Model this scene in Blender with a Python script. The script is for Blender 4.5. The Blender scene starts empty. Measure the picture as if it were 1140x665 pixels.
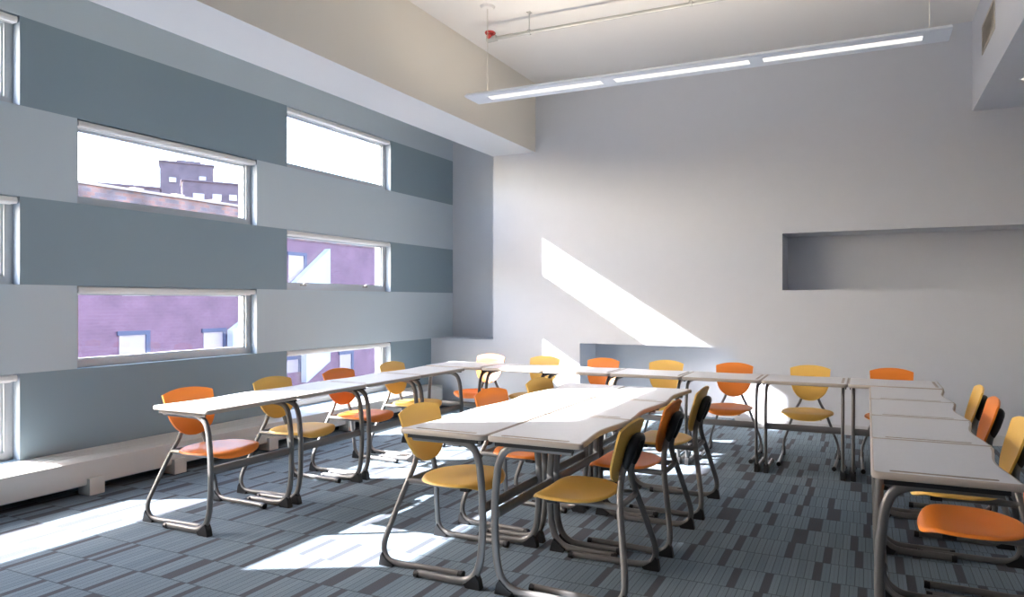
import bpy, bmesh, math, random
from mathutils import Vector, Matrix
random.seed(4)
scene = bpy.context.scene
COL = scene.collection
PI = math.pi

# ------------------------------------------------------------------ materials
def lin(c):
    return tuple(((x/255)/12.92 if x/255 <= 0.04045 else ((x/255+0.055)/1.055)**2.4) for x in c)

def mat(name, col, rough=0.6, metal=0.0, bump=0.0, bscale=200.0, var=0.0, vscale=8.0, spec=0.5, coat=0.0):
    m = bpy.data.materials.new(name); m.use_nodes = True
    nt = m.node_tree; b = nt.nodes['Principled BSDF']
    c = (*col, 1)
    b.inputs['Base Color'].default_value = c
    b.inputs['Roughness'].default_value = rough
    b.inputs['Metallic'].default_value = metal
    b.inputs['Specular IOR Level'].default_value = spec
    b.inputs['Coat Weight'].default_value = coat
    tc = nt.nodes.new('ShaderNodeTexCoord')
    if var > 0:
        n = nt.nodes.new('ShaderNodeTexNoise'); n.inputs['Scale'].default_value = vscale
        n.inputs['Detail'].default_value = 5
        nt.links.new(tc.outputs['Object'], n.inputs['Vector'])
        r = nt.nodes.new('ShaderNodeMapRange')
        r.inputs[1].default_value = 0.25; r.inputs[2].default_value = 0.75
        r.inputs[3].default_value = 1-var; r.inputs[4].default_value = 1+var
        nt.links.new(n.outputs['Fac'], r.inputs[0])
        mx = nt.nodes.new('ShaderNodeVectorMath'); mx.operation = 'SCALE'
        mx.inputs[0].default_value = col
        nt.links.new(r.outputs[0], mx.inputs['Scale'])
        nt.links.new(mx.outputs[0], b.inputs['Base Color'])
    if bump > 0:
        n2 = nt.nodes.new('ShaderNodeTexNoise'); n2.inputs['Scale'].default_value = bscale
        n2.inputs['Detail'].default_value = 3
        nt.links.new(tc.outputs['Object'], n2.inputs['Vector'])
        bp = nt.nodes.new('ShaderNodeBump'); bp.inputs['Strength'].default_value = bump
        bp.inputs['Distance'].default_value = 0.002
        nt.links.new(n2.outputs['Fac'], bp.inputs['Height'])
        nt.links.new(bp.outputs[0], b.inputs['Normal'])
    return m

def emit(name, col, s):
    m = bpy.data.materials.new(name); m.use_nodes = True
    nt = m.node_tree; nt.nodes.clear()
    e = nt.nodes.new('ShaderNodeEmission'); e.inputs[0].default_value = (*col, 1); e.inputs[1].default_value = s
    o = nt.nodes.new('ShaderNodeOutputMaterial'); nt.links.new(e.outputs[0], o.inputs[0])
    return m

M = {}
M['white'] = mat('white_wall_paint', (0.585, 0.605, 0.645), 0.7, bump=0.05, bscale=300, var=0.01)
M['ceil'] = mat('ceiling_paint', (0.78, 0.76, 0.73), 0.8, bump=0.05, bscale=200)
M['cream'] = mat('cream_bulkhead_paint', (0.74, 0.70, 0.62), 0.75, bump=0.05, bscale=250)
M['soffitgrey'] = mat('soffit_paint', (0.70, 0.71, 0.72), 0.75, bump=0.05, bscale=250)
M['dark'] = mat('slate_blue_paint', (0.265, 0.350, 0.395), 0.6, bump=0.05, bscale=300)
M['light'] = mat('pale_blue_grey_paint', (0.555, 0.635, 0.675), 0.6, bump=0.05, bscale=300)
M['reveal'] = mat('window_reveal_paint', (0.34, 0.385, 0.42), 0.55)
M['winframe'] = mat('grey_aluminium_frame', (0.52, 0.54, 0.55), 0.4, metal=0.25)
M['blind'] = mat('cream_blind_cassette', (0.82, 0.80, 0.76), 0.5)
M['chrome'] = mat('latch_metal', (0.30, 0.28, 0.25), 0.3, metal=0.8)
M['base'] = mat('grey_baseboard', (0.52, 0.53, 0.54), 0.5)
M['convector'] = mat('cream_convector_enamel', (0.66, 0.64, 0.60), 0.45)
M['metal'] = mat('grey_powder_coat', (0.165, 0.160, 0.155), 0.36, metal=0.35, bump=0.03, bscale=500)
M['black'] = mat('black_plastic', (0.008, 0.008, 0.009), 0.42)
M['orange'] = mat('orange_shell_plastic', (0.80, 0.228, 0.025), 0.42, bump=0.08, bscale=700)
M['yellow'] = mat('yellow_shell_plastic', (0.80, 0.49, 0.105), 0.42, bump=0.08, bscale=700)
M['lam'] = mat('pale_grey_laminate', (0.655, 0.66, 0.67), 0.42, var=0.02, vscale=60)
M['edge'] = mat('taupe_desk_edge', (0.44, 0.385, 0.33), 0.5)
M['fixture'] = mat('white_lacquered_fixture', (0.74, 0.79, 0.86), 0.4)
M['pipe'] = mat('galvanised_pipe', (0.50, 0.50, 0.47), 0.4, metal=0.5)
M['red'] = mat('red_valve_paint', (0.55, 0.05, 0.04), 0.4)
M['cable'] = mat('cream_cable', (0.62, 0.58, 0.50), 0.5)
M['vent'] = mat('beige_grille', (0.50, 0.46, 0.40), 0.5)
M['slot'] = emit('lamp_diffuser', (1.0, 0.93, 0.83), 0.62)
M['uplamp'] = emit('lamp_uplight', (1.0, 0.87, 0.72), 10.0)
M['street'] = mat('asphalt_street', (0.16, 0.16, 0.17), 0.9, var=0.15, vscale=2)
M['roofcap'] = mat('parapet_cap', (0.36, 0.27, 0.23), 0.7)
M['pane'] = mat('pale_far_glazing', (0.33, 0.25, 0.26), 0.25)
M['shadeblue'] = mat('reveal_shade_strip', (0.055, 0.055, 0.10), 0.6)
M['sunpatch_farpane'] = mat('pale_sun_patch_and_far_pane', (0.36, 0.355, 0.37), 0.8, bump=0.1, bscale=30)  # shared by the reflected-sun panels and the pale distant windows

def brick_mat(name, c1, c2, cm, sc, amp=0.18):
    m = mat(name, c1, 0.85)
    nt = m.node_tree; b = nt.nodes['Principled BSDF']
    tc = nt.nodes.new('ShaderNodeTexCoord')
    sx = nt.nodes.new('ShaderNodeSeparateXYZ'); nt.links.new(tc.outputs['Object'], sx.inputs[0])
    cb = nt.nodes.new('ShaderNodeCombineXYZ')
    nt.links.new(sx.outputs['Y'], cb.inputs['X']); nt.links.new(sx.outputs['Z'], cb.inputs['Y'])
    br = nt.nodes.new('ShaderNodeTexBrick')
    br.inputs['Color1'].default_value = (*c1, 1); br.inputs['Color2'].default_value = (*c2, 1)
    br.inputs['Mortar'].default_value = (*cm, 1); br.inputs['Scale'].default_value = sc
    br.inputs['Mortar Size'].default_value = 0.012
    nt.links.new(cb.outputs[0], br.inputs['Vector'])
    n = nt.nodes.new('ShaderNodeTexNoise'); n.inputs['Scale'].default_value = 1.7; n.inputs['Detail'].default_value = 6
    nt.links.new(tc.outputs['Object'], n.inputs['Vector'])
    mr = nt.nodes.new('ShaderNodeMapRange'); mr.inputs[1].default_value = 0.3; mr.inputs[2].default_value = 0.7
    mr.inputs[3].default_value = 1-amp; mr.inputs[4].default_value = 1+amp
    nt.links.new(n.outputs['Fac'], mr.inputs[0])
    vm = nt.nodes.new('ShaderNodeVectorMath'); vm.operation = 'SCALE'
    nt.links.new(br.outputs['Color'], vm.inputs[0]); nt.links.new(mr.outputs[0], vm.inputs['Scale'])
    nt.links.new(vm.outputs[0], b.inputs['Base Color'])
    return m
M['brick'] = brick_mat('plum_brick', (0.165, 0.080, 0.108), (0.148, 0.070, 0.098), (0.185, 0.105, 0.13), 3.2)
M['parapet'] = brick_mat('weathered_parapet_brick', (0.25, 0.115, 0.085), (0.13, 0.10, 0.11), (0.19, 0.16, 0.155), 3.0, 0.5)
M['farbrick'] = brick_mat('distant_brick', (0.092, 0.066, 0.078), (0.082, 0.06, 0.075), (0.10, 0.078, 0.088), 1.5)

def glass_mat():
    m = bpy.data.materials.new('window_glass'); m.use_nodes = True
    nt = m.node_tree; nt.nodes.clear()
    t = nt.nodes.new('ShaderNodeBsdfTransparent'); t.inputs[0].default_value = (0.95, 0.95, 0.975, 1)
    g = nt.nodes.new('ShaderNodeBsdfGlossy'); g.inputs['Roughness'].default_value = 0.03
    mx = nt.nodes.new('ShaderNodeMixShader'); o = nt.nodes.new('ShaderNodeOutputMaterial')
    mx.inputs[0].default_value = 0.035; nt.links.new(t.outputs[0], mx.inputs[1]); nt.links.new(g.outputs[0], mx.inputs[2])
    nt.links.new(mx.outputs[0], o.inputs[0])
    return m
M['glass'] = glass_mat()

def carpet_mat():
    m = bpy.data.materials.new('plank_carpet_tiles'); m.use_nodes = True
    nt = m.node_tree; b = nt.nodes['Principled BSDF']
    b.inputs['Roughness'].default_value = 0.95; b.inputs['Specular IOR Level'].default_value = 0.15
    L = nt.links.new
    def N(t, **k):
        n = nt.nodes.new(t)
        for a, v in k.items(): setattr(n, a, v)
        return n
    def math_(op, a, bb=None):
        n = N('ShaderNodeMath', operation=op)
        for i, v in enumerate((a, bb)):
            if v is None: continue
            if isinstance(v, (int, float)): n.inputs[i].default_value = v
            else: L(v, n.inputs[i])
        return n.outputs[0]
    tc = N('ShaderNodeTexCoord'); sx = N('ShaderNodeSeparateXYZ'); L(tc.outputs['Object'], sx.inputs[0])
    ROW, CELL = 0.245, 0.040
    ry = math_('DIVIDE', math_('ADD', sx.outputs['Y'], 50-0.02), ROW)
    row = math_('FLOOR', ry); fy = math_('FRACT', ry)
    wn = N('ShaderNodeTexWhiteNoise', noise_dimensions='1D'); L(row, wn.inputs['W'])
    cxv = math_('ADD', math_('DIVIDE', math_('ADD', sx.outputs['X'], 50), CELL), math_('MULTIPLY', wn.outputs['Value'], 7.0))
    cell = math_('FLOOR', cxv); fx = math_('FRACT', cxv)
    def cellnoise(c, seed):
        cb = N('ShaderNodeCombineXYZ'); L(c, cb.inputs[0]); L(row, cb.inputs[1]); cb.inputs[2].default_value = seed
        w = N('ShaderNodeTexWhiteNoise', noise_dimensions='3D'); L(cb.outputs[0], w.inputs['Vector'])
        return w.outputs['Value']
    # groups of six cells: one dark bar (one or two cells wide) somewhere in each
    grp = math_('FLOOR', math_('DIVIDE', cell, 6.0))
    inside = math_('SUBTRACT', cell, math_('MULTIPLY', grp, 6.0))
    pos = math_('FLOOR', math_('MULTIPLY', cellnoise(grp, 3.0), 5.0))
    wide = math_('GREATER_THAN', cellnoise(grp, 9.0), 0.78)
    d = math_('SUBTRACT', inside, pos)
    first = math_('COMPARE', d, 0.0); nt.nodes[-1].inputs[2].default_value = 0.1
    second = math_('COMPARE', d, 1.0); nt.nodes[-1].inputs[2].default_value = 0.1
    dark = math_('MAXIMUM', first, math_('MULTIPLY', second, wide))
    some = math_('LESS_THAN', cellnoise(grp, 5.0), 0.86)
    dark = math_('MULTIPLY', dark, some)
    edge = math_('MAXIMUM', math_('LESS_THAN', fx, 0.10), math_('LESS_THAN', fy, 0.028))
    sub = math_('LESS_THAN', math_('ABSOLUTE', math_('SUBTRACT', fx, 0.56)), 0.05)
    # colours
    def mixc(f, a, bb):
        n = N('ShaderNodeMix', data_type='RGBA')
        if isinstance(f, float): n.inputs[0].default_value = f
        else: L(f, n.inputs[0])
        for i, v in ((6, a), (7, bb)):
            if isinstance(v, tuple): n.inputs[i].default_value = (*v, 1)
            else: L(v, n.inputs[i])
        return n.outputs[2]
    basec = mixc(cellnoise(cell, 1.0), (0.162, 0.212, 0.254), (0.200, 0.254, 0.298))
    basec = mixc(math_('MULTIPLY', sub, 0.5), basec, (0.14, 0.18, 0.21))
    basec = mixc(dark, basec, (0.088, 0.096, 0.112))
    basec = mixc(math_('MULTIPLY', edge, 0.85), basec, (0.078, 0.098, 0.118))
    n1 = N('ShaderNodeTexNoise'); n1.inputs['Scale'].default_value = 260; n1.inputs['Detail'].default_value = 4
    L(tc.outputs['Object'], n1.inputs['Vector'])
    mr = N('ShaderNodeMapRange'); mr.inputs[1].default_value = 0.3; mr.inputs[2].default_value = 0.7
    mr.inputs[3].default_value = 0.75; mr.inputs[4].default_value = 1.25; L(n1.outputs['Fac'], mr.inputs[0])
    vm = N('ShaderNodeVectorMath', operation='SCALE'); L(basec, vm.inputs[0]); L(mr.outputs[0], vm.inputs['Scale'])
    L(vm.outputs[0], b.inputs['Base Color'])
    bp = N('ShaderNodeBump'); bp.inputs['Strength'].default_value = 0.5; bp.inputs['Distance'].default_value = 0.003
    L(n1.outputs['Fac'], bp.inputs['Height']); L(bp.outputs[0], b.inputs['Normal'])
    return m
M['carpet'] = carpet_mat()

# ------------------------------------------------------------------ mesh helpers
def obj(name, bm, m, parent=None, smooth=False, angle=None):
    me = bpy.data.meshes.new(name)
    bmesh.ops.recalc_face_normals(bm, faces=bm.faces)
    bm.to_mesh(me); bm.free()
    for x in (m if isinstance(m, (list, tuple)) else [m]): me.materials.append(x)
    if smooth:
        for p in me.polygons: p.use_smooth = True
        if angle: me.set_sharp_from_angle(angle=math.radians(angle))
    o = bpy.data.objects.new(name, me); COL.objects.link(o)
    if parent is not None: o.parent = parent
    return o

def empty(name, loc=(0, 0, 0), rz=0.0, parent=None):
    o = bpy.data.objects.new(name, None); COL.objects.link(o)
    o.location = loc; o.rotation_euler = (0, 0, rz); o.empty_display_size = 0.1
    if parent is not None: o.parent = parent
    return o

def tag(o, label=None, cat=None, group=None, kind=None):
    if label: o['label'] = label
    if cat: o['category'] = cat
    if group: o['group'] = group
    if kind: o['kind'] = kind
    return o

def struct(name, bm, m, label=None, cat=None, **k):
    o = obj(name, bm, m, **k); o['kind'] = 'structure'
    if label: o['label'] = label
    if cat: o['category'] = cat
    return o

def box(bm, x0, x1, y0, y1, z0, z1, mi=0, bevel=0.0):
    b2 = bm if bevel == 0 else bmesh.new()
    vs = [b2.verts.new((x, y, z)) for x in (x0, x1) for y in (y0, y1) for z in (z0, z1)]
    for q in ((0, 1, 3, 2), (4, 6, 7, 5), (0, 4, 5, 1), (2, 3, 7, 6), (0, 2, 6, 4), (1, 5, 7, 3)):
        f = b2.faces.new([vs[i] for i in q]); f.material_index = mi
    if bevel:
        bmesh.ops.bevel(b2, geom=list(b2.edges), offset=bevel, segments=2, profile=0.7, affect='EDGES')
        for f in b2.faces: f.material_index = mi
        tmp = bpy.data.meshes.new('tmp'); b2.to_mesh(tmp); b2.free()
        bm.from_mesh(tmp); bpy.data.meshes.remove(tmp)

def spline(pts, n=8):
    P = [Vector(p) for p in pts]; out = []
    for i in range(len(P)-1):
        p0 = P[max(i-1, 0)]; p1 = P[i]; p2 = P[i+1]; p3 = P[min(i+2, len(P)-1)]
        # centripetal-ish tangents
        d01 = max((p1-p0).length, 1e-5)**.5; d12 = max((p2-p1).length, 1e-5)**.5; d23 = max((p3-p2).length, 1e-5)**.5
        m1 = ((p1-p0)/d01 - (p2-p0)/(d01+d12) + (p2-p1)/d12)*d12 if i > 0 else (p2-p1)
        m2 = ((p2-p1)/d12 - (p3-p1)/(d12+d23) + (p3-p2)/d23)*d12 if i < len(P)-2 else (p2-p1)
        for k in range(n):
            t = k/n; t2 = t*t; t3 = t2*t
            out.append(p1*(2*t3-3*t2+1) + m1*(t3-2*t2+t) + p2*(-2*t3+3*t2) + m2*(t3-t2))
    out.append(P[-1]); return out

def tube(bm, path, r, seg=10, caps=True, radii=None, flat=(1.0, 1.0), ref=None):
    path = [Vector(p) for p in path]; rings = []
    T0 = (path[1]-path[0]).normalized()
    up = Vector(ref) if ref else (Vector((0, 0, 1)) if abs(T0.z) < 0.9 else Vector((0, 1, 0)))
    nrm = (up - T0*up.dot(T0)).normalized()
    for i, p in enumerate(path):
        T = (path[min(i+1, len(path)-1)] - path[max(i-1, 0)]).normalized()
        nrm = (nrm - T*nrm.dot(T)).normalized(); bn = T.cross(nrm)
        rr = radii[i] if radii else r
        rings.append([bm.verts.new(p + nrm*(math.cos(2*PI*k/seg)*rr*flat[0]) + bn*(math.sin(2*PI*k/seg)*rr*flat[1])) for k in range(seg)])
    for a, b in zip(rings, rings[1:]):
        for k in range(seg):
            bm.faces.new((a[k], a[(k+1) % seg], b[(k+1) % seg], b[k]))
    if caps:
        bm.faces.new(rings[0][::-1]); bm.faces.new(rings[-1])

def prism(bm, poly, axis, a0, a1, mi=0):
    """extrude a 2-D polygon along an axis: axis 'y' -> poly is (x,z), 'x' -> (y,z), 'z' -> (x,y)"""
    def P(p, a):
        return {'x': (a, p[0], p[1]), 'y': (p[0], a, p[1]), 'z': (p[0], p[1], a)}[axis]
    A = [bm.verts.new(P(p, a0)) for p in poly]; B = [bm.verts.new(P(p, a1)) for p in poly]
    n = len(poly)
    bm.faces.new(A[::-1]).material_index = mi; bm.faces.new(B).material_index = mi
    for i in range(n):
        bm.faces.new((A[i], A[(i+1) % n], B[(i+1) % n], B[i])).material_index = mi

def sphere(bm, c, r, sx=1, sy=1, sz=1, u=14, v=8):
    mtx = Matrix.Translation(c) @ Matrix.Diagonal((sx, sy, sz, 1))
    bmesh.ops.create_uvsphere(bm, u_segments=u, v_segments=v, radius=r, matrix=mtx)

def copy_tree(o, parent=None):
    c = o.copy(); COL.objects.link(c)
    if parent is not None: c.parent = parent
    for ch in [k for k in KIDS.get(o.name, [])]:
        copy_tree(ch, c)
    return c
KIDS = {}
def register(o):
    KIDS[o.name] = list(o.children)
    for ch in o.children: register(ch)

# ------------------------------------------------------------------ room constants (metres)
XL, YB, YR = -5.469, 7.301, 7.80         # left wall, back wall, back of the recesses
XR, YF = 2.7, -2.6                       # right wall, wall behind the camera
ZC = 4.145
ZS = [0.0, 0.287, 0.893, 1.516, 2.133, 2.769, 3.394, ZC]
WT = 0.25                                # thickness of the window wall

bm = bmesh.new(); box(bm, XL-WT, XR, YF, YR, -0.12, 0.0)
struct('floor', bm, M['carpet'], 'blue-grey plank carpet with scattered dark bars')
bm = bmesh.new(); box(bm, XL-WT, XR, YF, YR+0.15, ZC, ZC+0.15)
struct('ceiling', bm, M['ceil'], 'warm white flat ceiling')
bm = bmesh.new(); box(bm, XR, XR+0.15, YF, YR+0.15, -0.12, ZC)
struct('wall_right', bm, M['white'], 'white right wall')
bm = bmesh.new(); box(bm, XL-WT, XR+0.15, YF-0.15, YF, -0.12, ZC)
struct('wall_rear', bm, M['white'], 'white wall behind the camera')

# window wall: horizontal stripes with staggered ribbon windows
COLS_B = [(-4.34+3.553, -2.787+3.553), (3.020, 4.573)]   # windows in the pale bands
COLS_B = [(-0.787, 0.766), (3.020, 4.573)]
COLS_A = [(1.110, 2.662), (4.927, 6.491)]                # windows in the dark bands
ROWS = [(ZS[0], ZS[1], 'dark', []), (ZS[1], ZS[2], 'dark', COLS_A), (ZS[2], ZS[3], 'light', COLS_B),
        (ZS[3], ZS[4], 'dark', COLS_A), (ZS[4], ZS[5], 'light', COLS_B), (ZS[5], ZS[6], 'dark', COLS_A),
        (ZS[6], ZS[7], 'light', [])]
bm = bmesh.new()
for z0, z1, c, wins in ROWS:
    ys = [YF] + [v for w in wins for v in w] + [YR+0.15]
    for i in range(0, len(ys), 2):
        box(bm, XL-WT, XL, ys[i], ys[i+1], z0, z1, 0 if c == 'dark' else 1)
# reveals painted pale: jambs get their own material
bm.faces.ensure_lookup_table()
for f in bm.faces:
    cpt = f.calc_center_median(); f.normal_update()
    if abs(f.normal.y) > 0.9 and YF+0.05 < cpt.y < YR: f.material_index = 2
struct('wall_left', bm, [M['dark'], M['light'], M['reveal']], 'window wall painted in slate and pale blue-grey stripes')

# back wall with three recesses
ZREC, ZLOW = 0.897, 0.882
bm = bmesh.new()
box(bm, XL, -4.495, YB, YR, 0.0, ZREC)
box(bm, -4.495, -3.262, YB, YR, 0.0, ZC)
box(bm, -3.262, -1.369, YB, YR, ZLOW, ZC)
box(bm, -1.369, -0.854, YB, YR, 0.0, ZC)
box(bm, -0.854, XR, YB, YR, 0.0, 1.518)
box(bm, -0.854, XR, YB, YR, 2.135, ZC)
box(bm, 2.3, XR, YB, YR, 1.518, 2.135)
box(bm, XL-WT, XR+0.15, YR, YR+0.15, -0.12, ZC)
struct('wall_back', bm, M['white'], 'white back wall with a long shelf niche')

bm = bmesh.new()
for x0, x1 in ((-5.10, -3.262), (-1.369, XR)):
    box(bm, x0, x1, YB-0.012, YB, 0.012, 0.098)
    box(bm, x0, x1, YB-0.016, YB, 0.0, 0.012)
struct('baseboard_back', bm, M['base'], 'low grey baseboard along the back wall')

# bulkhead along the windows and soffit on the right
bm = bmesh.new(); box(bm, -4.50, -3.875, YF, YB, 3.28, ZC)
bm.normal_update()
for f in bm.faces:
    f.material_index = 1 if f.normal.z < -0.5 else 0
struct('trim_1', bm, [M['cream'], M['soffitgrey']], 'cream bulkhead box hanging along the window side')
bm = bmesh.new(); box(bm, 0.95, XR, YF, YB, 3.261, ZC)
struct('trim_2', bm, M['white'], 'white soffit box along the right side')

# ------------------------------------------------------------------ windows
def window(n, y0, y1, z0, z1, label, latch=False):
    r = empty('window_%d' % n, (XL-0.085, (y0+y1)/2, z0))
    r['kind'] = 'structure'; r['label'] = label
    cy = (y0+y1)/2; w = (y1-y0)/2; h = z1-z0
    fb = 0.065 if latch else 0.056
    bm = bmesh.new(); d = -0.07; fw = 0.050
    box(bm, d, 0, -w, -w+fw, 0, h); box(bm, d, 0, w-fw, w, 0, h)
    box(bm, d, 0, -w+fw, w-fw, 0, fb); box(bm, d, 0, -w+fw, w-fw, h-0.055, h)
    # inner sash bead
    b = 0.014
    box(bm, d+0.012, -0.02, -w+fw, -w+fw+b, fb, h-0.055); box(bm, d+0.012, -0.02, w-fw-b, w-fw, fb, h-0.055)
    box(bm, d+0.012, -0.02, -w+fw+b, w-fw-b, fb, fb+b); box(bm, d+0.012, -0.02, -w+fw+b, w-fw-b, h-0.055-b, h-0.055)
    obj('window_frame', bm, M['winframe'], r)
    bm = bmesh.new(); box(bm, d+0.030, d+0.036, -w+fw, w-fw, fb, h-0.055)
    obj('pane', bm, M['glass'], r)
    if latch:
        for yy in (-0.50, 0.42):
            bm = bmesh.new()
            box(bm, 0.0, 0.014, yy-0.035, yy+0.035, fb-0.022, fb-0.002, bevel=0.003)
            tube(bm, [(0.008, yy, fb-0.008), (0.02, yy, fb+0.008), (0.028, yy+0.045, fb+0.012)], 0.007, 8)
            obj('window_latch', bm, M['chrome'], r, smooth=True, angle=40)
    return r

def blind(y0, y1, z1, label):
    r = empty('roller_blind', (XL-0.035, (y0+y1)/2, z1-0.029))
    tag(r, label, 'roller blind', 'roller blind cassettes at the window heads')
    w = (y1-y0)/2 - 0.012
    bm = bmesh.new()
    poly = [(-0.028, 0.020), (0.024, 0.020), (0.030, 0.012), (0.032, -0.010), (0.026, -0.023), (-0.028, -0.023)]
    prism(bm, poly, 'y', -w+0.01, w-0.01)
    obj('cassette', bm, M['blind'], r)
    for s in (-1, 1):
        bm = bmesh.new()
        prism(bm, [(p[0]*1.06, p[1]*1.06) for p in poly], 'y', s*w, s*(w-0.01))
        obj('end_cap', bm, M['blind'], r)
    bm = bmesh.new(); tube(bm, [(-0.012, -w+0.02, -0.026), (-0.012, w-0.02, -0.026)], 0.006, 8)
    obj('bottom_bar', bm, M['blind'], r)
    return r

wn = 1
BL = {('A', 1, 0): 'cream blind cassette at the bottom-left window cut by the photo edge',
      ('A', 1, 1): 'cream blind cassette at the middle window cut by the left photo edge',
      ('A', 1, 2): 'cream blind cassette at the top window cut by the left photo edge'}
names = {
 (0, 1): ('lowest narrow window at the left edge of the photo', 'cream roller blind over the lowest window cut off by the left edge'),
 (0, 3): ('middle window at the left edge of the photo', 'cream roller blind over the middle window cut off by the left edge'),
 (0, 5): ('top window at the left edge of the photo', 'cream roller blind over the top window cut off by the left edge'),
 (1, 1): ('low window behind the desk row near the corner', 'cream roller blind over the lowest window behind the desk row'),
 (1, 3): ('window with two latches showing plum brick', 'cream roller blind over the window with two latches'),
 (1, 5): ('topmost far window filled with white sky', 'cream roller blind over the white sky window highest up'),
 (3, 2): ('window showing the plum facade with two small windows', 'cream roller blind over the window showing only the plum facade'),
 (3, 4): ('window showing the parapet and distant rooftops', 'cream roller blind over the window showing distant rooftops'),
}
for ri, (z0, z1, c, wins) in enumerate(ROWS):
    for wi, (y0, y1) in enumerate(wins):
        key = None
        if c == 'dark': key = (0 if wi == 0 else 1, ri)
        elif wi == 1: key = (3, ri)
        lab = names[key][0] if key else 'window behind the camera in the pale band'
        window(wn, y0, y1, z0, z1, lab, latch=(key == (1, 3)))
        if key: blind(y0, y1, z1, names[key][1])
        wn += 1

# ------------------------------------------------------------------ convector along the window wall
cv = empty('convector', (-5.325, 2.3, 0)); tag(cv, 'long cream convector heater cover along the foot of the window wall', 'heater')
bm = bmesh.new()
Y0, Y1 = -2.3-2.3, 7.16-2.3
ox = 5.33
prism(bm, [(XL+ox, 0.285), (-5.245+ox, 0.262), (-5.20+ox, 0.247), (-5.20+ox, 0.075), (-5.225+ox, 0.075), (-5.225+ox, 0.12), (XL+ox, 0.12)], 'y', Y0, Y1)
obj('casing', bm, M['convector'], cv)
bm = bmesh.new()
for k in range(3):
    x = -5.42+ox+k*0.05
    z = 0.285 - (x+5.469-ox)/0.224*0.023
    box(bm, x, x+0.012, Y0+0.1, Y1-0.1, z-0.004, z+0.0015)
obj('grille', bm, M['convector'], cv)
for yy in (-1.1, 0.9, 2.98, 3.60, 4.5, 5.5, 6.5):
    bm = bmesh.new(); box(bm, -5.30+ox, -5.165+ox, yy-2.3-0.05, yy-2.3+0.05, 0.0, 0.12, bevel=0.004)
    obj('foot', bm, M['convector'], cv)
bm = bmesh.new(); box(bm, XL+ox+0.002, -5.196+ox, Y1, Y1+0.012, 0.06, 0.29, bevel=0.003)
obj('end_panel', bm, M['convector'], cv)

# ------------------------------------------------------------------ pendant light, pipe, vent, downlight
PZ, PY = 3.285, 5.215
pl = empty('pendant_light', (-1.42, PY, PZ)); tag(pl, 'long slim white linear pendant light with three lit slots', 'pendant light')
xa, xb = -3.44+1.42, 0.545+1.42
slots = [(-3.245+1.42, -2.115+1.42), (-2.0+1.42, -0.86+1.42), (-0.755+1.42, 0.365+1.42)]
sy0, sy1 = -0.058, 0.042
bm = bmesh.new()
# body: shallow wing profile in y-z with slot openings in the underside
prof_l = [(-0.125, 0.012), (-0.115, 0.0), (sy0, 0.0), (sy0, 0.022), (-0.05, 0.045), (-0.09, 0.04)]
prof_r = [(sy1, 0.0), (0.115, 0.0), (0.125, 0.012), (0.09, 0.04), (0.05, 0.045), (sy1, 0.022)]
prism(bm, prof_l, 'x', xa, xb); prism(bm, prof_r, 'x', xa, xb)
edges = [xa] + [v for s in slots for v in s] + [xb]
for i in range(0, len(edges), 2):
    box(bm, edges[i], edges[i+1], sy0, sy1, 0.0, 0.022)
obj('housing', bm, M['fixture'], pl)
for s in slots:
    bm = bmesh.new(); box(bm, s[0], s[1], sy0, sy1, 0.006, 0.018)
    obj('diffuser', bm, M['slot'], pl)
for s in slots:
    bm = bmesh.new(); box(bm, s[0]+0.03, s[1]-0.03, -0.035, 0.03, 0.024, 0.05)
    obj('uplight_lens', bm, M['uplamp'], pl)
for cx in (-3.27+1.42, 0.41+1.42):
    bm = bmesh.new(); tube(bm, [(cx, 0.0, 0.04), (cx, 0.0, 0.075)], 0.009, 8)
    tube(bm, [(cx, 0, 0.07), (cx, 0, ZC-PZ-0.015)], 0.0028, 6)
    obj('cable', bm, M['cable'], pl, smooth=True, angle=40)
    bm = bmesh.new(); tube(bm, [(cx, 0, ZC-PZ-0.022), (cx, 0, ZC-PZ-0.004), (cx, 0, ZC-PZ)], 0.07, 24, radii=[0.055, 0.068, 0.07])
    obj('canopy', bm, M['ceil'], pl, smooth=True, angle=40)

pz = 3.955
pp = empty('sprinkler_pipe', (-3.40, 5.47, pz)); tag(pp, 'thin galvanised pipe under the ceiling ending in a red valve', 'pipe')
bm = bmesh.new(); tube(bm, [(0.0, 0, 0), (4.33, 0.02, 0)], 0.017, 12)
tube(bm, [(-0.03, 0, -0.005), (0.07, 0, 0.0)], 0.028, 12)
obj('tube', bm, M['pipe'], pp, smooth=True, angle=40)
bm = bmesh.new()
ring = [(0.042*math.cos(t), 0.042*math.sin(t), 0.06) for t in [2*PI*k/20 for k in range(21)]]
tube(bm, ring, 0.011, 8, caps=False)
for k in range(5):
    t = 2*PI*k/5
    tube(bm, [(0, 0, 0.05), (0.042*math.cos(t), 0.042*math.sin(t), 0.06)], 0.007, 6)
tube(bm, [(0, 0, 0.01), (0, 0, 0.065)], 0.012, 8)
sphere(bm, (0, -0.01, 0.02), 0.032)
obj('valve_wheel', bm, M['red'], pp, smooth=True, angle=40)
for hx in (0.43, 2.0, 3.6):
    bm = bmesh.new(); tube(bm, [(hx, 0.0, 0.015), (hx, 0.0, ZC-pz-0.004)], 0.005, 6)
    tube(bm, [(hx-0.012, 0, 0), (hx+0.012, 0, 0)], 0.026, 10)
    box(bm, hx-0.02, hx+0.02, -0.02, 0.02, ZC-pz-0.008, ZC-pz)
    obj('hanger', bm, M['pipe'], pp)

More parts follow.
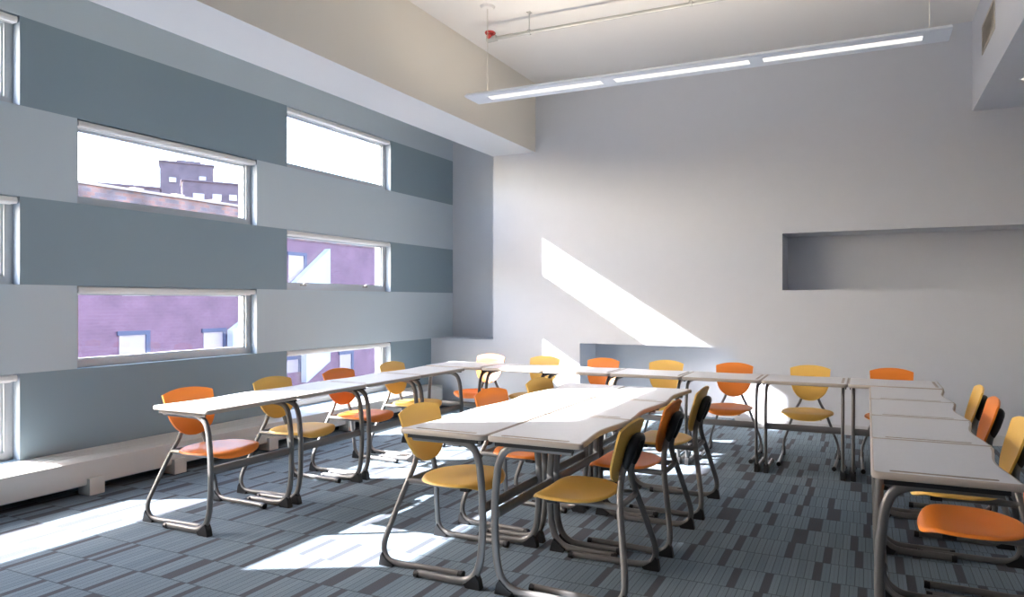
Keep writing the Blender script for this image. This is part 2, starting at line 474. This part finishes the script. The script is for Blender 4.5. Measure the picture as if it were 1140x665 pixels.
vt = empty('air_vent', (0.95, 6.37, 3.595)); tag(vt, 'beige louvred air vent on the right soffit', 'vent')
bm = bmesh.new()
box(bm, -0.008, 0, -0.31, 0.31, 0.0, 0.02); box(bm, -0.008, 0, -0.31, 0.31, 0.24, 0.26)
box(bm, -0.008, 0, -0.31, -0.29, 0.02, 0.24); box(bm, -0.008, 0, 0.29, 0.31, 0.02, 0.24)
obj('frame', bm, M['vent'], vt)
bm = bmesh.new()
box(bm, -0.0015, -0.0005, -0.29, 0.29, 0.02, 0.24)
for k in range(13):
    z = 0.03+k*0.0165
    prism(bm, [(-0.001, z), (-0.007, z-0.006), (-0.007, z-0.004), (-0.001, z+0.003)], 'y', -0.29, 0.29)
obj('louvre', bm, M['vent'], vt)

dl = empty('recessed_downlight', (1.235, 6.375, 3.261)); tag(dl, 'small round downlight in the soffit underside at the right edge', 'downlight')
bm = bmesh.new()
ringp = [(0.055*math.cos(t), 0.055*math.sin(t), -0.004) for t in [2*PI*k/24 for k in range(25)]]
tube(bm, ringp, 0.008, 6, caps=False); obj('bezel', bm, M['white'], dl, smooth=True)
bm = bmesh.new(); tube(bm, [(0, 0, -0.004), (0, 0, 0)], 0.05, 24); obj('lens', bm, M['slot'], dl)

# ------------------------------------------------------------------ desk prototype
# local: x = 0 at the straight front edge, +x towards the pupil, y along the row, z up
DW, DD, DZ = 0.3305, 0.502, 0.757
def desk_outline():
    P = []
    def arc(cx, cy, r, a0, a1, n=6):
        for k in range(n+1):
            a = math.radians(a0 + (a1-a0)*k/n); P.append((cx+r*math.cos(a), cy+r*math.sin(a)))
    r1, r2 = 0.035, 0.022
    arc(r1, -DW+r1, r1, 180, 270)
    arc(DD-r2, -DW+r2, r2, 270, 380)
    n = 22
    for k in range(n+1):
        t = -1 + 2*k/n
        y = t*(DW-0.045)
        x = DD - 0.008 - 0.030*(0.5+0.5*math.cos(PI*t))**0.9
        P.append((x, y))
    arc(DD-r2, DW-r2, r2, -20, 90)
    arc(r1, DW-r1, r1, 90, 180)
    return P

def desktop_mesh():
    P = desk_outline(); n = len(P)
    def inset(d):
        out = []
        for i in range(n):
            a = Vector(P[i-1]); b = Vector(P[i]); c = Vector(P[(i+1) % n])
            t = (c-a).normalized(); out.append((b.x - t.y*d*1.0, b.y + t.x*d))
        return out
    bm = bmesh.new()
    prof = [(0.010, DZ-0.028), (0.003, DZ-0.026), (0.0, DZ-0.020), (0.0, DZ-0.008), (0.002, DZ-0.003), (0.006, DZ-0.0008), (0.011, DZ)]
    rings = []
    for d, z in prof:
        rings.append([bm.verts.new((x, y, z)) for x, y in inset(d)])
    for a, b in zip(rings, rings[1:]):
        for i in range(n):
            f = bm.faces.new((a[i], a[(i+1) % n], b[(i+1) % n], b[i])); f.material_index = 1; f.smooth = True
    bm.faces.new(rings[0][::-1]).material_index = 1
    bm.faces.new(rings[-1]).material_index = 0
    return bm

def make_desk(gs):
    desk = empty('student_desk')
    top = obj('desktop', desktop_mesh(), [M['lam'], M['edge']], desk)
    # pencil grooves cut into the top along both short sides
    cut = bmesh.new()
    for s in (gs,):
        pts = []
        for k in range(7):
            a = math.radians(90+180*k/6); pts.append((0.075+0.011*math.cos(a), s*(DW-0.040)+0.011*math.sin(a)))
        for k in range(7):
            a = math.radians(-90+180*k/6); pts.append((0.415+0.011*math.cos(a), s*(DW-0.040)+0.011*math.sin(a)))
        A = [cut.verts.new((x, y, DZ-0.006)) for x, y in pts]; B = [cut.verts.new((x, y, DZ+0.01)) for x, y in pts]
        m_ = len(pts)
        cut.faces.new(A[::-1]); cut.faces.new(B)
        for i in range(m_): cut.faces.new((A[i], A[(i+1) % m_], B[(i+1) % m_], B[i]))
    cutter = obj('cutter', cut, [M['edge']])
    for p in cutter.data.polygons: p.material_index = 0
    md = top.modifiers.new('groove', 'BOOLEAN'); md.operation = 'DIFFERENCE'; md.object = cutter; md.solver = 'EXACT'
    md.material_mode = 'TRANSFER'
    bpy.context.view_layer.update()
    me2 = bpy.data.meshes.new_from_object(top.evaluated_get(bpy.context.evaluated_depsgraph_get()))
    top.modifiers.clear(); top.data = me2; me2.name = 'desktop'
    bpy.data.objects.remove(cutter, do_unlink=True)

    RL = 0.0165
    for s in (-1, 1):
        y = s*0.293
        bm = bmesh.new()
        path = spline([(0.44, y, 0.712), (0.22, y, 0.712), (0.135, y, 0.706), (0.082, y, 0.680), (0.055, y, 0.630), (0.040, y, 0.540), (0.032, y, 0.440), (0.030, y, 0.330),
                       (0.035, y, 0.215), (0.048, y, 0.125), (0.075, y, 0.065), (0.125, y, 0.031), (0.20, y, 0.0225), (0.30, y, 0.0225), (0.415, y, 0.0225)], 5)
        tube(bm, path, RL, 14, flat=(0.78, 1.2), ref=(0, 1, 0))
        leg = obj('leg', bm, M['metal'], desk, smooth=True, angle=60)
        bm = bmesh.new()
        prism(bm, [(0.035, 0.0), (0.12, 0.0), (0.135, 0.022), (0.10, 0.036), (0.075, 0.058), (0.062, 0.075), (0.045, 0.045)], 'y', y-0.019, y+0.019)
        bmesh.ops.bevel(bm, geom=list(bm.edges), offset=0.003, segments=1, affect='EDGES')
        obj('glide', bm, M['black'], leg)
        bm = bmesh.new(); tube(bm, [(0.405, y, 0.0195), (0.43, y, 0.0195)], 0.0195, 14)
        obj('end_cap', bm, M['black'], leg, smooth=True, angle=40)
        bm = bmesh.new(); box(bm, 0.045, DD-0.045, y-0.012 + s*0.012, y+0.012+s*0.012, DZ-0.031, DZ-0.0285)
        box(bm, 0.045, DD-0.045, y-0.003+s*0.022, y+0.003+s*0.022, DZ-0.046, DZ-0.028)
        obj('support_rail', bm, M['black'], desk)
    bm = bmesh.new()
    tube(bm, [(0.045, -0.293, 0.385), (0.045, 0.293, 0.385)], 0.026, 16, flat=(1.0, 0.5), ref=(0, 0, 1))
    obj('stretcher', bm, M['metal'], desk, smooth=True, angle=50)
    register(desk)
    return desk

desks = {-1: make_desk(-1), 1: make_desk(1)}   # groove on one short side or the other

# ------------------------------------------------------------------ chair prototype
# local: +x = the way the sitter faces, rear bend of the runners at x = -0.24
def backrest_bm():
    NZ, NY = 26, 24
    tab = [(0.520, 0.0), (0.524, 0.040), (0.532, 0.066), (0.548, 0.094), (0.572, 0.120), (0.60, 0.139), (0.64, 0.155), (0.68, 0.163), (0.74, 0.169), (0.795, 0.173)]
    def w(z):
        for (a, wa), (b, wb) in zip(tab, tab[1:]):
            if z <= b: return wa + (wb-wa)*(z-a)/(b-a)
        return tab[-1][1]
    zs = [0.520, 0.524, 0.532, 0.541, 0.552, 0.564, 0.578] + [0.595+0.2*k/14 for k in range(15)]
    bm = bmesh.new(); rows = []
    for z in zs:
        row = []
        for j in range(NY+1):
            t = -1+2*j/NY; y = w(z)*t
            k = (z-0.520)/(0.795-0.520)
            zz = z + 0.030*max(0, (k-0.35)/0.65)**2*(1-abs(t)**2.2)
            kk = (zz-0.520)/0.30
            x = -0.112 - 0.078*kk - 0.012*math.sin(PI*kk) + (0.75 - 0.9*kk**2)*y*y - 0.016*max(0, (kk-0.86)/0.14)**2
            row.append(bm.verts.new((x, y, zz)))
        rows.append(row)
    for a, b in zip(rows, rows[1:]):
        for j in range(NY):
            try: bm.faces.new((a[j], a[j+1], b[j+1], b[j]))
            except ValueError: pass
    bmesh.ops.remove_doubles(bm, verts=bm.verts, dist=0.0006)
    bmesh.ops.recalc_face_normals(bm, faces=bm.faces)
    bmesh.ops.solidify(bm, geom=list(bm.faces), thickness=0.011)
    return bm

def seat_bm():
    NR, NS = 11, 56
    def pt(th):
        c, s = math.cos(th), math.sin(th)
        if c >= 0: n, a = 3.0, 0.195
        else: n, a = 2.25, 0.215
        b = 0.214
        rr = (abs(c)**n + abs(s)**n)**(-1/n)
        return rr*a*c, rr*b*s
    def zf(x, y):
        X = x-0.105
        z = 0.456 - 0.012*math.exp(-((X+0.02)/0.13)**2-(y/0.15)**2) + 0.006*(y/0.22)**2
        if X > 0.125: z -= 0.036*((X-0.125)/0.07)**2
        if X < -0.15: z += 0.010*((-X-0.15)/0.07)**2
        return z
    bm = bmesh.new()
    c0 = bm.verts.new((0.105, 0, zf(0.105, 0))); rings = []
    fr = [0.12, 0.25, 0.38, 0.5, 0.62, 0.73, 0.82, 0.89, 0.945, 0.98, 1.0]
    for f in fr:
        r = []
        for k in range(NS):
            x, y = pt(2*PI*k/NS); x = 0.105+x*f; y = y*f
            r.append(bm.verts.new((x, y, zf(x, y) - (0.004 if f > 0.97 else 0) - (0.008 if f == 1.0 else 0))))
        rings.append(r)
    for k in range(NS): bm.faces.new((c0, rings[0][k], rings[0][(k+1) % NS]))
    for a, b in zip(rings, rings[1:]):
        for k in range(NS): bm.faces.new((a[k], b[k], b[(k+1) % NS], a[(k+1) % NS]))
    bmesh.ops.recalc_face_normals(bm, faces=bm.faces)
    bmesh.ops.solidify(bm, geom=list(bm.faces), thickness=0.011)
    return bm

def make_chair(colour):
    c = empty('school_chair')
    o = obj('seat', seat_bm(), M[colour], c, smooth=True, angle=50)
    o = obj('backrest', backrest_bm(), M[colour], c, smooth=True, angle=50)
    R = 0.0143
    for s in (-1, 1):
        pts = [(0.235, 0.222*s, 0.0215), (0.0, 0.230*s, 0.0215), (-0.150, 0.236*s, 0.0215), (-0.205, 0.238*s, 0.033), (-0.234, 0.237*s, 0.070), (-0.2385, 0.231*s, 0.120),
               (-0.220, 0.197*s, 0.220), (-0.196, 0.159*s, 0.330), (-0.175, 0.125*s, 0.420), (-0.162, 0.085*s, 0.500), (-0.163, 0.065*s, 0.560), (-0.184, 0.058*s, 0.630), (-0.207, 0.056*s, 0.690)]
        bm = bmesh.new(); tube(bm, spline(pts, 5), R, 14, flat=(0.80, 1.18), ref=(0, 1, 0))
        leg = obj('leg', bm, M['metal'], c, smooth=True, angle=60)
        bm = bmesh.new()
        prism(bm, [(-0.262, 0.0), (-0.175, 0.0), (-0.165, 0.014), (-0.19, 0.024), (-0.222, 0.045), (-0.238, 0.075), (-0.252, 0.055)], 'y', 0.237*s-0.017, 0.237*s+0.017)
        bmesh.ops.bevel(bm, geom=list(bm.edges), offset=0.003, segments=1, affect='EDGES')
        obj('glide', bm, M['black'], leg)
        bm = bmesh.new(); tube(bm, [(0.224, 0.222*s, 0.0185), (0.250, 0.2215*s, 0.0185)], 0.0185, 14)
        obj('end_cap', bm, M['black'], leg, smooth=True, angle=40)
        bm = bmesh.new()
        tube(bm, spline([(-0.172, 0.122*s, 0.424), (-0.10, 0.118*s, 0.424), (0.05, 0.112*s, 0.424), (0.21, 0.105*s, 0.420)], 4), 0.0165, 12, flat=(1.0, 0.75))
        rail = obj('seat_rail', bm, M['metal'], c, smooth=True, angle=50)
        bm = bmesh.new(); box(bm, 0.16, 0.215, 0.105*s-0.016, 0.105*s+0.016, 0.402, 0.432, bevel=0.004)
        obj('seat_pad', bm, M['black'], rail)
    # black moulded bracket that clips the shell to both tubes
    bm = bmesh.new()
    arm = [(-0.176, 0.595, 0.0165), (-0.186, 0.625, 0.022), (-0.199, 0.662, 0.0245), (-0.211, 0.698, 0.0245)]
    path = [(x, 0.057, z) for x, z, r in arm] + [(-0.220, 0.050, 0.724), (-0.225, 0.030, 0.736), (-0.226, 0.0, 0.739), (-0.225, -0.030, 0.736), (-0.220, -0.050, 0.724)] + [(x, -0.057, z) for x, z, r in arm[::-1]]
    rr = [r for x, z, r in arm] + [0.024]*5 + [r for x, z, r in arm[::-1]]
    tube(bm, path, 0.02, 14, radii=rr, flat=(0.85, 1.0), ref=(0, 1, 0))
    prism(bm, [(-0.194, 0.625), (-0.208, 0.665), (-0.222, 0.705), (-0.228, 0.730), (-0.218, 0.730), (-0.212, 0.705), (-0.198, 0.665), (-0.184, 0.625)], 'y', -0.05, 0.05)
    obj('back_bracket', bm, M['black'], c, smooth=True, angle=50)
    bm = bmesh.new(); tube(bm, [(-0.170, -0.122, 0.424), (-0.170, 0.122, 0.424)], 0.0165, 12, flat=(1.0, 0.8))
    obj('cross_bar', bm, M['metal'], c, smooth=True, angle=50)
    register(c)
    return c
chairs = {'orange': make_chair('orange'), 'yellow': make_chair('yellow')}

# ------------------------------------------------------------------ placing the furniture
used = set()
def place(proto, x, y, face, label, cat, group, jitter=0.0):
    o = proto if proto.name not in used else copy_tree(proto)
    used.add(proto.name)
    o.location = (x, y, 0); o.rotation_euler = (0, 0, face + jitter)
    o['label'] = label; o['category'] = cat; o['group'] = group
    return o

PIT = 0.6655
DG = 'student desks set out in rows'
def D(x, y, face, label): place(desks[1 if face == PI else -1], x, y, face, label, 'desk', DG)
rowY = [2.990 + PIT*k for k in range(4)]
LX = -3.574
wl = ['grey topped desk at the near end of the row along the striped window wall',
      'grey topped desk second from the camera in the window wall row',
      'grey topped desk third from the camera in the window wall row',
      'grey topped desk farthest in the window wall row, meeting the back row']
for k in range(4): D(LX, rowY[k], PI, wl[k])
CS = -1.688
cl = ['near desk of the centre block on its window side',
      'middle desk of the centre block on its window side, sunlit white top',
      'far desk of the centre block on its window side, sunlit white top']
cr = ['near desk of the centre block on its right side, beside the nearest yellow chair',
      'middle desk of the centre block on its right side, beside the orange chair',
      'far desk of the centre block on its right side, beside the farther yellow chair']
for k in range(3):
    D(CS-0.004, rowY[k]+0.005, PI, cl[k]); D(CS+0.004, rowY[k]+0.005, 0.0, cr[k])
RX = 0.012
rl = ['nearest desk at the right of the photo, above the orange seat',
      'second desk from the camera in the right hand row of desks',
      'third desk from the camera in the right hand row of desks',
      'fourth desk of the right hand row, touching the back row']
for k in range(4): D(RX, rowY[k]+0.005, 0.0, rl[k])
BY = 5.375
bx = [-3.781+0.662*k for k in range(7)]
bl = ['leftmost desk of the back row, in the corner under the wall recess',
      'second desk from the left in the back row, lit by a patch of sun',
      'third desk from the left in the back row, in front of an orange chair',
      'middle desk of the seven in the back row, in front of a yellow chair',
      'fifth desk from the left in the back row, below the wall sun streak',
      'sixth desk from the left in the back row, before a yellow chair',
      'rightmost desk of the back row, joining the right hand row']
for k in range(7): D(bx[k], BY, PI/2, bl[k])

CG = 'plastic school chairs tucked under the desks'
def S(col, x, y, face, label, j=0.0): place(chairs[col], x, y, face, label, 'chair', CG, j)
# by the window wall, facing the room
S('orange', -4.000, 2.975, 0, 'orange chair at the near end of the window wall row, nearest on the left')
S('yellow', -4.000, 3.645, 0, 'yellow chair second from the camera in the window wall row', 0.02)
S('orange', -4.000, 4.310, 0, 'orange chair third from the camera in the window wall row, before the low window', -0.02)
S('yellow', -4.000, 4.990, 0, 'yellow chair farthest in the window wall row, at the low window right edge')
# centre block
S('yellow', -2.135, 3.000, 0, 'yellow chair at the near end of the centre block on its window side')
S('orange', -2.105, 3.685, 0, 'orange chair in the middle of the centre block on its window side', -0.09)
S('yellow', -2.090, 4.338, 0, 'yellow chair at the far end of the centre block on its window side', -0.10)
S('yellow', -1.255, 3.005, PI, 'yellow chair nearest the camera on the right side of the centre block')
S('orange', -1.240, 3.680, PI, 'orange chair between two yellow chairs on the right side of the centre block')
S('yellow', -1.225, 4.350, PI, 'yellow chair farthest along the right side of the centre block')
# back row
S('orange', -3.792, 5.925, -PI/2, 'orange chair with sun bleached back, leftmost behind the back row')
S('yellow', -3.130, 5.920, -PI/2, 'yellow chair second from the left behind the back row, beside the small sun patch')
S('orange', -2.470, 5.925, -PI/2, 'orange chair third from the left behind the back row, at the low wall recess')
S('yellow', -1.812, 5.930, -PI/2, 'yellow chair before the low wall recess, middle of the back row')
S('orange', -1.150, 5.930, -PI/2, 'orange chair fifth from the left behind the back row, seat and back both visible')
S('yellow', -0.475, 5.935, -PI/2, 'yellow chair second from the right behind the back row, seen whole from the front')
S('orange', 0.190, 5.940, -PI/2, 'orange chair rightmost behind the back row, mostly hidden by the desks')
# right hand row
S('orange', 0.505, 3.200, PI, 'orange chair nearest the camera in the right hand row, only its seat in frame')
S('yellow', 0.505, 3.768, PI, 'yellow chair second from the camera in the right hand row, at the photo edge')
S('orange', 0.505, 4.515, PI, 'orange chair between two yellow chairs in the right hand row')
S('yellow', 0.510, 5.115, PI, 'yellow chair farthest away in the right hand row')

# ------------------------------------------------------------------ outside
FX = -16.0
bm = bmesh.new(); box(bm, -80, XL-WT-0.3, -40, 90, -5.2, -5.0)
struct('ground_street', bm, M['street'], 'grey street outside the windows')
bd = empty('brick_building', (FX, 14.0, -5.0)); tag(bd, 'plum brick building across the street seen through the windows', 'building')
bm = bmesh.new(); box(bm, -6, 0, -18, 60, 0, 8.25); obj('wall', bm, M['brick'], bd)
bm = bmesh.new(); box(bm, -0.35, 0.04, -18, 60, 8.25, 8.98); obj('parapet', bm, M['parapet'], bd)
bm = bmesh.new(); box(bm, -0.42, 0.10, -18, 60, 8.98, 9.04)
for k in range(20): box(bm, -0.3, 0.06, -9+k*1.0, -9+k*1.0+0.22, 9.04, 9.085)
obj('coping', bm, M['roofcap'], bd)
def far_window(y0, y1, z0, z1, inset_pale=True):
    y0 -= 14; y1 -= 14; z0 += 5; z1 += 5
    bm = bmesh.new()
    box(bm, 0.0, 0.05, y0-0.05, y1+0.10, z1, z1+0.10); box(bm, 0.0, 0.05, y1, y1+0.10, z0, z1)  # dark strips stand in for reveal shade above and right of the pane
    w = obj('window', bm, M['shadeblue'], bd)  # this mesh is only the reveal shade strips
    bm = bmesh.new(); box(bm, 0.0, 0.02, y0, y1, z0, z1); 
    box(bm, 0.02, 0.035, y0, y1, (z0+z1)/2-0.02, (z0+z1)/2+0.02)
    obj('pane', bm, M['pane'], w)
for a in ((9.69, 10.28, -0.75, 0.60), (11.76, 12.30, -0.75, 0.58), (9.75, 10.40, 1.52, 2.8), (11.95, 12.75, 1.52, 2.8), (14.46, 15.02, 1.52, 2.78),
          (16.50, 17.00, -1.6, -0.36), (14.25, 14.80, -0.75, -0.36), (7.4, 8.0, -0.75, 0.6), (18.6, 19.2, -1.6, -0.36), (18.6, 19.2, 1.5, 2.78)):
    far_window(*a)
# pale sloped panels imitating patches of reflected sun on the facade
st = empty('sun_patch_panel', (FX+0.07, 14.9, -5.0)); tag(st, 'slanted panel imitating reflected sunlight on the plum facade seen through the latched window', 'sun patch panel')
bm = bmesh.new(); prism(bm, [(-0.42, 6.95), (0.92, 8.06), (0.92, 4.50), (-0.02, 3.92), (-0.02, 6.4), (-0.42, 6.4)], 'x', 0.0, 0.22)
obj('light_stand_in', bm, M['sunpatch_farpane'], st)
s2 = empty('sun_patch_panel', (FX+0.07, 12.5, -5.0)); tag(s2, 'small slanted panel imitating reflected sunlight beside the right small window of the plum facade', 'sun patch panel')
bm = bmesh.new(); prism(bm, [(-0.10, 5.62), (0.50, 6.02), (0.50, 4.6), (-0.10, 4.6)], 'x', 0.0, 0.22)  # second sun patch, its slanted outline built as a panel
obj('light_stand_in', bm, M['sunpatch_farpane'], s2)

def tower(name, x, y0, y1, z1, label, wins, depth=3.2, step=None):
    t = empty(name, (x, (y0+y1)/2, -5.0), -math.radians(34)); t.scale = (1, 0.85, 1); tag(t, label, 'building')
    cy = (y0+y1)/2
    bm = bmesh.new(); box(bm, -depth, 0, y0-cy, y1-cy, 0, z1+5)
    if step: box(bm, -depth*0.6, -depth*0.2, step[0]-cy, step[1]-cy, z1+5, step[2]+5)
    obj('wall', bm, M['farbrick'], t)
    bm = bmesh.new(); box(bm, -depth-0.1, 0.12, y0-cy-0.1, y1-cy+0.1, z1+5, z1+5.12)
    obj('roof_edge', bm, M['farbrick'], t)
    for (a, b, c, d) in wins:
        bm = bmesh.new(); box(bm, 0.0, 0.1, a-cy, b-cy, c+5, d+5)
        n = max(1, int((b-a)/0.5))
        for k in range(1, n): box(bm, 0.1, 0.14, a-cy+(b-a)*k/n-0.03, a-cy+(b-a)*k/n+0.03, c+5, d+5)
        obj('window', bm, M['sunpatch_farpane'], t)
tower('apartment_tower', -55, 36.6, 41.3, 13.4, 'tall distant plum apartment block above the parapet', [(37.4, 38.0, 11.7, 12.1), (40.0, 40.6, 12.0, 12.4)], step=(38.0, 40.2, 13.8))
tower('long_building', -45, 31.7, 42.0, 10.45, 'long distant brick block with pale window pairs to the right of the tower', [(32.5, 33.35, 9.1, 9.55), (34.0, 34.7, 9.15, 9.6), (35.3, 35.9, 9.2, 9.65), (36.9, 37.6, 9.2, 9.65)])
tower('low_building', -45.5, 25.0, 30.2, 9.0, 'low distant roofline to the left of the tower', [(26.0, 26.5, 7.8, 8.2)])

# ------------------------------------------------------------------ light
sun = bpy.data.lights.new('sun', 'SUN'); sun.energy = 22.0; sun.angle = math.radians(0.53); sun.color = (1.0, 0.985, 0.965)
so = bpy.data.objects.new('sun', sun); COL.objects.link(so)
SD = Vector((1.675, 0.81, -1.0345)).normalized()
so.rotation_euler = SD.to_track_quat('-Z', 'Y').to_euler(); so.location = (-20, -8, 14)
w = bpy.data.worlds.new('world'); scene.world = w; w.use_nodes = True
nt = w.node_tree; bg = nt.nodes['Background']
sky = nt.nodes.new('ShaderNodeTexSky'); sky.sky_type = 'NISHITA'; sky.sun_disc = False
sky.sun_elevation = math.radians(29); sky.sun_rotation = math.atan2(-SD.x, -SD.y); sky.air_density = 1.0; sky.dust_density = 2.0
nt.links.new(sky.outputs[0], bg.inputs[0]); bg.inputs[1].default_value = 1.2

# ------------------------------------------------------------------ camera
cam = bpy.data.cameras.new('camera'); co = bpy.data.objects.new('camera', cam); COL.objects.link(co)
cam.sensor_width = 36; cam.sensor_fit = 'HORIZONTAL'; cam.lens = 725.33/1140*36
cam.shift_x = (570-666.26)/1140; cam.shift_y = (335.39-332.5)/1140
cam.clip_start = 0.05; cam.clip_end = 300
co.location = (0, 0, 1.40); co.rotation_euler = (PI/2, 0, math.radians(22.4336))
scene.camera = co

scene.view_settings.view_transform = 'Standard'; scene.view_settings.look = 'None'
scene.view_settings.gamma = 1.0; scene.view_settings.use_curve_mapping = False
scene.view_settings.exposure = 1.26
scene.cycles.use_denoising = True
scene.cycles.max_bounces = 12; scene.cycles.diffuse_bounces = 8; scene.cycles.transparent_max_bounces = 12
scene.cycles.sample_clamp_indirect = 8.0
